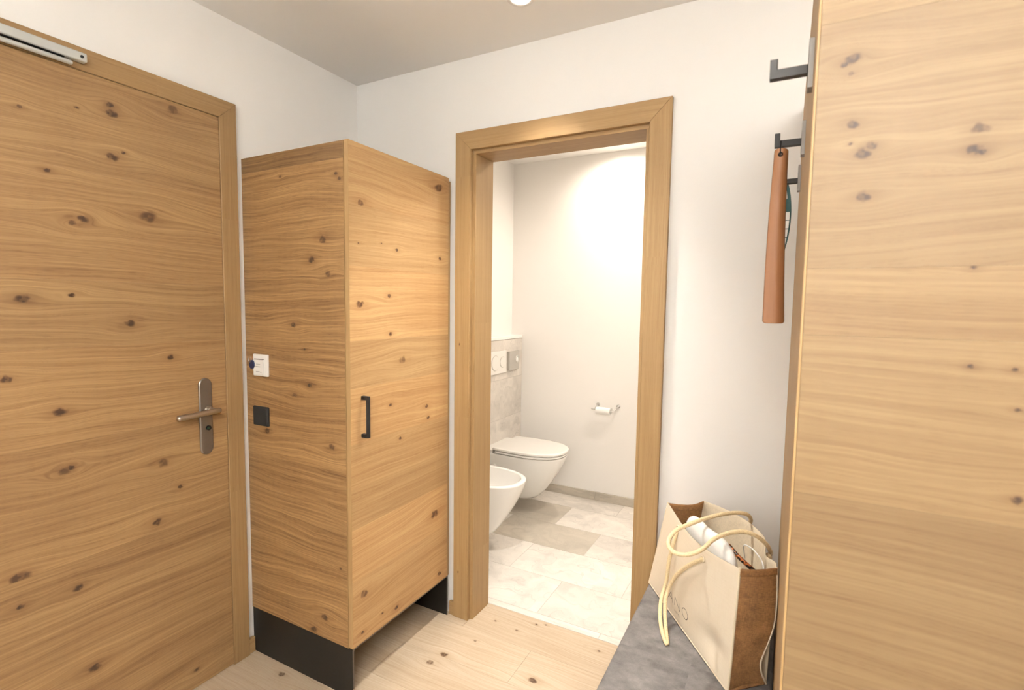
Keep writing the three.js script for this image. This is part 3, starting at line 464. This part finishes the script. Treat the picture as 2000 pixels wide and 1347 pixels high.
  const bind = (a, rad, n) => mesh('binding', cappedTube(a, rad, 40, 8), M.canvas, t);
  const sample = (f, n = 9) => Array.from({ length: n }, (_, i) => { const p = f(i / (n - 1)); return [p.x, p.y, p.z]; });
  bind(sample((s) => front(1, s)), 0.0032); bind(sample((s) => rear.getPoint(s)), 0.0026); bind(sample((s) => front(s, 0.004)), 0.0026); bind(sample((s) => front(0, s)), 0.0026);
  // rope handles: one flops forward over the opening, the other hangs down the front
  mesh('rope_handle', cappedTube([[1.735, 0.738, 0.196], [1.741, 0.762, 0.210], [1.733, 0.785, 0.234], [1.708, 0.800, 0.273], [1.660, 0.805, 0.335], [1.605, 0.800, 0.415], [1.573, 0.790, 0.459], [1.563, 0.777, 0.496], [1.570, 0.768, 0.520], [1.595, 0.767, 0.540], [1.619, 0.771, 0.538], [1.647, 0.785, 0.526], [1.671, 0.800, 0.482], [1.703, 0.810, 0.449], [1.737, 0.810, 0.423], [1.766, 0.795, 0.402], [1.788, 0.770, 0.382], [1.797, 0.742, 0.356]], 0.0055, 160, 10), M.rope, t);
  mesh('rope_handle', cappedTube([[1.551, 0.726, 0.294], [1.541, 0.681, 0.303], [1.530, 0.624, 0.297], [1.523, 0.556, 0.290], [1.515, 0.512, 0.310], [1.522, 0.490, 0.360], [1.536, 0.472, 0.402], [1.551, 0.4595, 0.428], [1.559, 0.4565, 0.438], [1.556, 0.458, 0.425], [1.540, 0.478, 0.372], [1.531, 0.514, 0.338], [1.534, 0.545, 0.322], [1.552, 0.593, 0.337], [1.583, 0.649, 0.378], [1.618, 0.700, 0.427], [1.640, 0.721, 0.441]], 0.0055, 160, 10), M.rope, t);
  for (const p of [[1.551, 0.728, 0.294], [1.641, 0.722, 0.442], [1.735, 0.738, 0.196], [1.797, 0.742, 0.356]]) mesh('eyelet', new THREE.TorusGeometry(0.0075, 0.0018, 8, 20).rotateY(-0.96).translate(...p), M.canvas, t);
  mesh('rope_knot', new THREE.SphereGeometry(0.0095, 16, 12).scale(1, 1.2, 1).translate(1.792, 0.728, 0.356), M.rope, t);

  // contents: folded white cloth, tortoiseshell stick, white cable
  const path = new THREE.CatmullRomCurve3([[1.580, 0, 0.290], [1.610, 0, 0.330], [1.655, 0, 0.398], [1.692, 0, 0.452], [1.722, 0, 0.490]].map(V)), rings = [];
  for (let i = 0; i <= 24; i++) {
    const s = i / 24, p = path.getPoint(s), e = Math.sqrt(Math.max(0.02, 1 - Math.pow(2 * s - 1, 8))), top = 0.772 + 0.016 * Math.sin(Math.PI * s) + 0.004 * Math.sin(s * 11), hw = 0.017 * e, ring = [];
    for (let k = 0; k < 20; k++) { const a = k / 20 * Math.PI * 2, cx = Math.cos(a) * hw, sy = Math.sin(a); ring.push([p.x + 0.82 * cx, sy > 0 ? top - 0.03 + 0.03 * e * sy : 0.60 + (top - 0.03 - 0.60) * (1 + sy), p.z - 0.57 * cx]); }
    rings.push(ring);
  }
  tag(mesh('folded_cloth', loft(rings), M.paper), 'bright white folded cloth sticking out of the tote bag on the bench', 'cloth');
  tag(mesh('hair_stick', cappedTube([[1.700, 0.752, 0.395], [1.722, 0.741, 0.418], [1.746, 0.732, 0.437], [1.770, 0.722, 0.452]], 0.0055, 20, 10), M.tortoise), 'dark brown speckled stick lying inside the open tote bag', 'stick');
  tag(mesh('cable', cappedTube([[1.735, 0.70, 0.33], [1.734, 0.748, 0.360], [1.749, 0.752, 0.376], [1.768, 0.750, 0.406], [1.781, 0.742, 0.432], [1.785, 0.72, 0.44], [1.784, 0.66, 0.44]], 0.0018, 50, 8), M.paper), 'thin white cable looping inside the open tote bag', 'cable');
}

// ------------------------------------------------------------------ bathroom fittings
const FX = 0.06;
function outline(y, x0, tip, hw, zc, n = 44, sq = 2.35) {                         // D shape from the wall to a rounded nose
  const xs = x0 + (tip - x0) * 0.42, pts = [];
  for (let i = 0; i <= n; i++) { const a = -Math.PI / 2 + Math.PI * i / n, c = Math.cos(a), s = Math.sin(a); pts.push([xs + (tip - xs) * Math.sign(c) * Math.pow(Math.abs(c), 2 / sq), y, zc - hw * Math.sign(s) * Math.pow(Math.abs(s), 2 / sq)]); }
  for (let i = 1; i <= 6; i++) pts.push([xs + (x0 - xs) * i / 6, y, zc - hw * (1 - 0.06 * (i / 6) ** 2)]);
  for (let i = 1; i < 8; i++) pts.push([x0, y, zc - hw * 0.94 + 2 * hw * 0.94 * i / 8]);
  for (let i = 6; i >= 1; i--) pts.push([xs + (x0 - xs) * i / 6, y, zc + hw * (1 - 0.06 * (i / 6) ** 2)]);
  return pts;
}
const bowlProfile = [[0.075, 0.36, 0.075], [0.085, 0.40, 0.092], [0.11, 0.435, 0.105], [0.16, 0.475, 0.122], [0.22, 0.515, 0.14], [0.28, 0.552, 0.157], [0.34, 0.583, 0.17], [0.385, 0.600, 0.177], [0.398, 0.602, 0.178]];
{
  const zt = -1.222, t = thing('toilet', 'white wall-hung toilet with closed lid under the flush plate', 'toilet');
  mesh('bowl', loft([...bowlProfile.map(([y, tip, hw]) => outline(0.398 - (0.398 - y) * 0.955, FX, tip - 0.018, hw, zt)), outline(0.402, FX + 0.001, 0.58, 0.174, zt)]), M.ceramic, t);
  mesh('deck', rbox(FX, 0.135, 0.4, 0.424, zt - 0.165, zt + 0.165, 0.006, 3), M.ceramic, t);
  const slab = (y0, y1, x0, tip, hw) => loft([outline(y0, x0, tip - 0.003, hw - 0.003, zt), outline(y0 + 0.003, x0, tip, hw, zt), outline(y1 - 0.006, x0, tip, hw, zt), outline(y1 - 0.002, x0, tip - 0.003, hw - 0.003, zt), outline(y1, x0 + 0.004, tip - 0.01, hw - 0.01, zt)]);
  mesh('seat', slab(0.406, 0.420, 0.155, 0.588, 0.181), M.ceramic, t);
  mesh('lid', slab(0.4245, 0.443, 0.140, 0.594, 0.186), M.ceramic, t);
  for (const s of [-1, 1]) mesh('hinge', new THREE.CylinderGeometry(0.009, 0.009, 0.05, 16).rotateX(Math.PI / 2).translate(0.146, 0.413, zt + s * 0.1), M.ceramic, t);
  mesh('fixing_cap', new THREE.CylinderGeometry(0.016, 0.017, 0.012, 24).rotateX(Math.PI / 2).translate(0.15, 0.315, zt + 0.168), M.ceramic, t);

  const zb = -0.60, b = thing('bidet', 'white wall-hung bidet with open basin, half hidden behind the door casing', 'bidet');
  const rings = bowlProfile.map(([y, tip, hw]) => outline(y * 1.03, FX, tip - 0.012, hw, zb));
  rings.push(outline(0.416, FX, 0.592, 0.18, zb), outline(0.422, FX + 0.003, 0.588, 0.176, zb), outline(0.4225, 0.16, 0.566, 0.155, zb), outline(0.418, 0.165, 0.560, 0.149, zb), outline(0.38, 0.18, 0.545, 0.138, zb), outline(0.33, 0.20, 0.515, 0.118, zb), outline(0.30, 0.235, 0.47, 0.085, zb), outline(0.293, 0.29, 0.40, 0.04, zb));
  mesh('basin', loft(rings), M.ceramic, b);
  mesh('drain', new THREE.CylinderGeometry(0.022, 0.022, 0.004, 28).translate(0.345, 0.2955, zb), M.chrome, b);

  const f = thing('flush_plate', 'white flush plate with one large and one small round button on the stone ledge wall', 'flush plate');
  mesh('plate', rbox(FX, FX + 0.01, 0.902, 1.058, -1.356, -1.126, 0.003), M.white, f);
  const ringButton = (z, r) => { mesh('button', new THREE.CylinderGeometry(r, r, 0.003, 40).rotateZ(Math.PI / 2).translate(FX + 0.0115, 0.98, z), M.white, f); mesh('button_ring', new THREE.TorusGeometry(r + 0.002, 0.0012, 6, 48).rotateY(Math.PI / 2).translate(FX + 0.0105, 0.98, z), M.greyPlate, f); };
  ringButton(-1.195, 0.05); ringButton(-1.297, 0.036);
  const g = thing('bag_dispenser', 'grey metal square dispenser with an oval opening beside the white flush plate', 'dispenser');
  mesh('housing', rbox(FX, FX + 0.024, 0.912, 1.046, -1.528, -1.376, 0.003), M.greyPlate, g);
  mesh('opening_rim', new THREE.TorusGeometry(0.02, 0.003, 10, 32).scale(1.0, 1.25, 1).rotateY(Math.PI / 2).translate(FX + 0.0245, 0.985, -1.487), M.chrome, g);
  mesh('paper_tip', new THREE.SphereGeometry(0.016, 20, 14).scale(0.35, 1.2, 1).translate(FX + 0.025, 0.985, -1.487), M.paper, g);

  const h = thing('toilet_roll_holder', 'chrome toilet roll holder on the bathroom back wall', 'holder');
  const bz = -1.615, y = 0.668;
  for (const x of [0.668, 0.802]) mesh('rosette', new THREE.CylinderGeometry(0.013, 0.013, 0.007, 24).rotateX(Math.PI / 2).translate(x + (x > 0.7 ? 0.012 : 0), y + 0.022, bz + 0.0035), M.chrome, h);
  mesh('bar', cappedTube([[0.814, y + 0.022, bz + 0.005], [0.814, y + 0.018, bz + 0.05], [0.80, y, bz + 0.07], [0.72, y, bz + 0.07], [0.645, y, bz + 0.07]], 0.005, 60, 10), M.chrome, h);
  mesh('bar', cappedTube([[0.668, y + 0.022, bz + 0.005], [0.668, y + 0.012, bz + 0.04], [0.662, y, bz + 0.066]], 0.005, 20, 10), M.chrome, h);
  mesh('end_disc', new THREE.CylinderGeometry(0.018, 0.018, 0.004, 28).rotateZ(Math.PI / 2).translate(0.786, y, bz + 0.07), M.chrome, h);
  const rl = thing('toilet_roll', 'nearly used up roll of white toilet paper on the chrome holder', 'toilet roll');
  const prof = [[0.0125, -0.05], [0.024, -0.05], [0.025, -0.049], [0.025, 0.049], [0.024, 0.05], [0.0125, 0.05], [0.0125, -0.05]].map(([a, b2]) => new THREE.Vector2(a, b2));
  mesh('roll', new THREE.LatheGeometry(prof, 40).rotateZ(Math.PI / 2).translate(0.728, y - 0.0074, bz + 0.07), M.paper, rl);
}

// ------------------------------------------------------------------ recessed ceiling spots, each with its own lamp
function spot(x, y, z, cd, color, label, angle, glow, group) {
  const s = thing('downlight', label, 'lamp', group);
  mesh('trim_ring', new THREE.LatheGeometry([[0.0335, 0.001], [0.0335, -0.0015], [0.039, -0.003], [0.046, -0.0015], [0.0465, 0.0], [0.04, 0.0], [0.04, 0.05], [0.0345, 0.05], [0.0335, 0.001]].map(([a, b]) => new THREE.Vector2(a, b)), 40).translate(x, y, z), M.white, s);
  const glowMat = std({ color: 0x000000, emissive: color, emissiveIntensity: glow, roughness: 1 });
  mesh('lens', new THREE.CylinderGeometry(0.0338, 0.0338, 0.004, 40).translate(x, y + 0.0025, z), glowMat, s);
  const l = new THREE.SpotLight(color, cd, 0, angle, 1, 2); l.position.set(x, y - 0.004, z); l.target.position.set(x, 0, z);
  l.castShadow = true; l.shadow.radius = 2; l.name = 'lamp_light'; s.add(l, l.target);
}
spot(0.986, H, 0.266, LAMP.hall, WARM, 'recessed round ceiling spot above the hall in front of the bathroom door', 0.76, 6);
spot(0.82, HB, -1.42, LAMP.bath * 0.9, BATHWARM, 'recessed bathroom ceiling spot above the toilet roll holder', 1.5, 6, 'bathroom ceiling spots');
spot(1.55, HB, -0.75, LAMP.bath * 1.25, BATHWARM, 'recessed bathroom ceiling spot farther from the toilet', 1.5, 6, 'bathroom ceiling spots');

// standing uplighter in the corner behind the camera
{
  const x = 2.12, y = 1.80, z = 2.86, s = thing('floor_lamp', 'white standing uplighter with a shallow bowl in the far corner by the rear wall', 'lamp');
  const pr = [[0.012, -0.1], [0.06, -0.085], [0.11, -0.045], [0.13, 0.0], [0.125, 0.0], [0.105, -0.042], [0.055, -0.078], [0.0001, -0.085]].map(([a, b]) => new THREE.Vector2(a, b));
  mesh('bowl', new THREE.LatheGeometry(pr, 48).translate(x, y, z), M.white, s);
  mesh('pole', new THREE.CylinderGeometry(0.011, 0.011, y - 0.12, 20).translate(x, (y - 0.12) / 2 + 0.02, z), M.white, s);
  mesh('base', new THREE.LatheGeometry([[0.0001, 0], [0.13, 0], [0.132, 0.006], [0.125, 0.018], [0.0001, 0.022]].map(([a, b]) => new THREE.Vector2(a, b)), 48).translate(x, 0, z), M.white, s);
  mesh('lens', new THREE.CylinderGeometry(0.1, 0.09, 0.006, 40).translate(x, y - 0.03, z), std({ color: 0x000000, emissive: UPLIGHT, emissiveIntensity: 4, roughness: 1 }), s);
  const l = new THREE.SpotLight(UPLIGHT, LAMP.floor, 0, 1.25, 1, 2); l.position.set(x, y - 0.02, z); l.target.position.set(x, H, z);
  l.castShadow = true; l.shadow.radius = 6; l.name = 'lamp_light'; s.add(l, l.target);
}
// round uplighter standing on top of the wardrobe: washes the ceiling
{
  const x = 2.2, y = 1.98, z = 0.7, s = thing('uplight', 'round white uplighter standing on top of the wardrobe', 'lamp');
  const pr = [[0.0001, 0], [0.07, 0], [0.075, 0.004], [0.078, 0.06], [0.074, 0.06], [0.07, 0.012], [0.0001, 0.012]].map(([a, b]) => new THREE.Vector2(a, b));
  mesh('housing', new THREE.LatheGeometry(pr, 48).translate(x, y, z), M.white, s);
  mesh('lens', new THREE.CylinderGeometry(0.068, 0.068, 0.006, 40).translate(x, y + 0.04, z), std({ color: 0x000000, emissive: UPLIGHT, emissiveIntensity: 4, roughness: 1 }), s);
  const l = new THREE.SpotLight(UPLIGHT, LAMP.uplight, 0, 0.95, 1, 2); l.position.set(x, y + 0.048, z); l.target.position.set(x, H, z);
  l.castShadow = true; l.shadow.radius = 4; l.name = 'lamp_light'; s.add(l, l.target);
}

renderer.render(scene, camera);
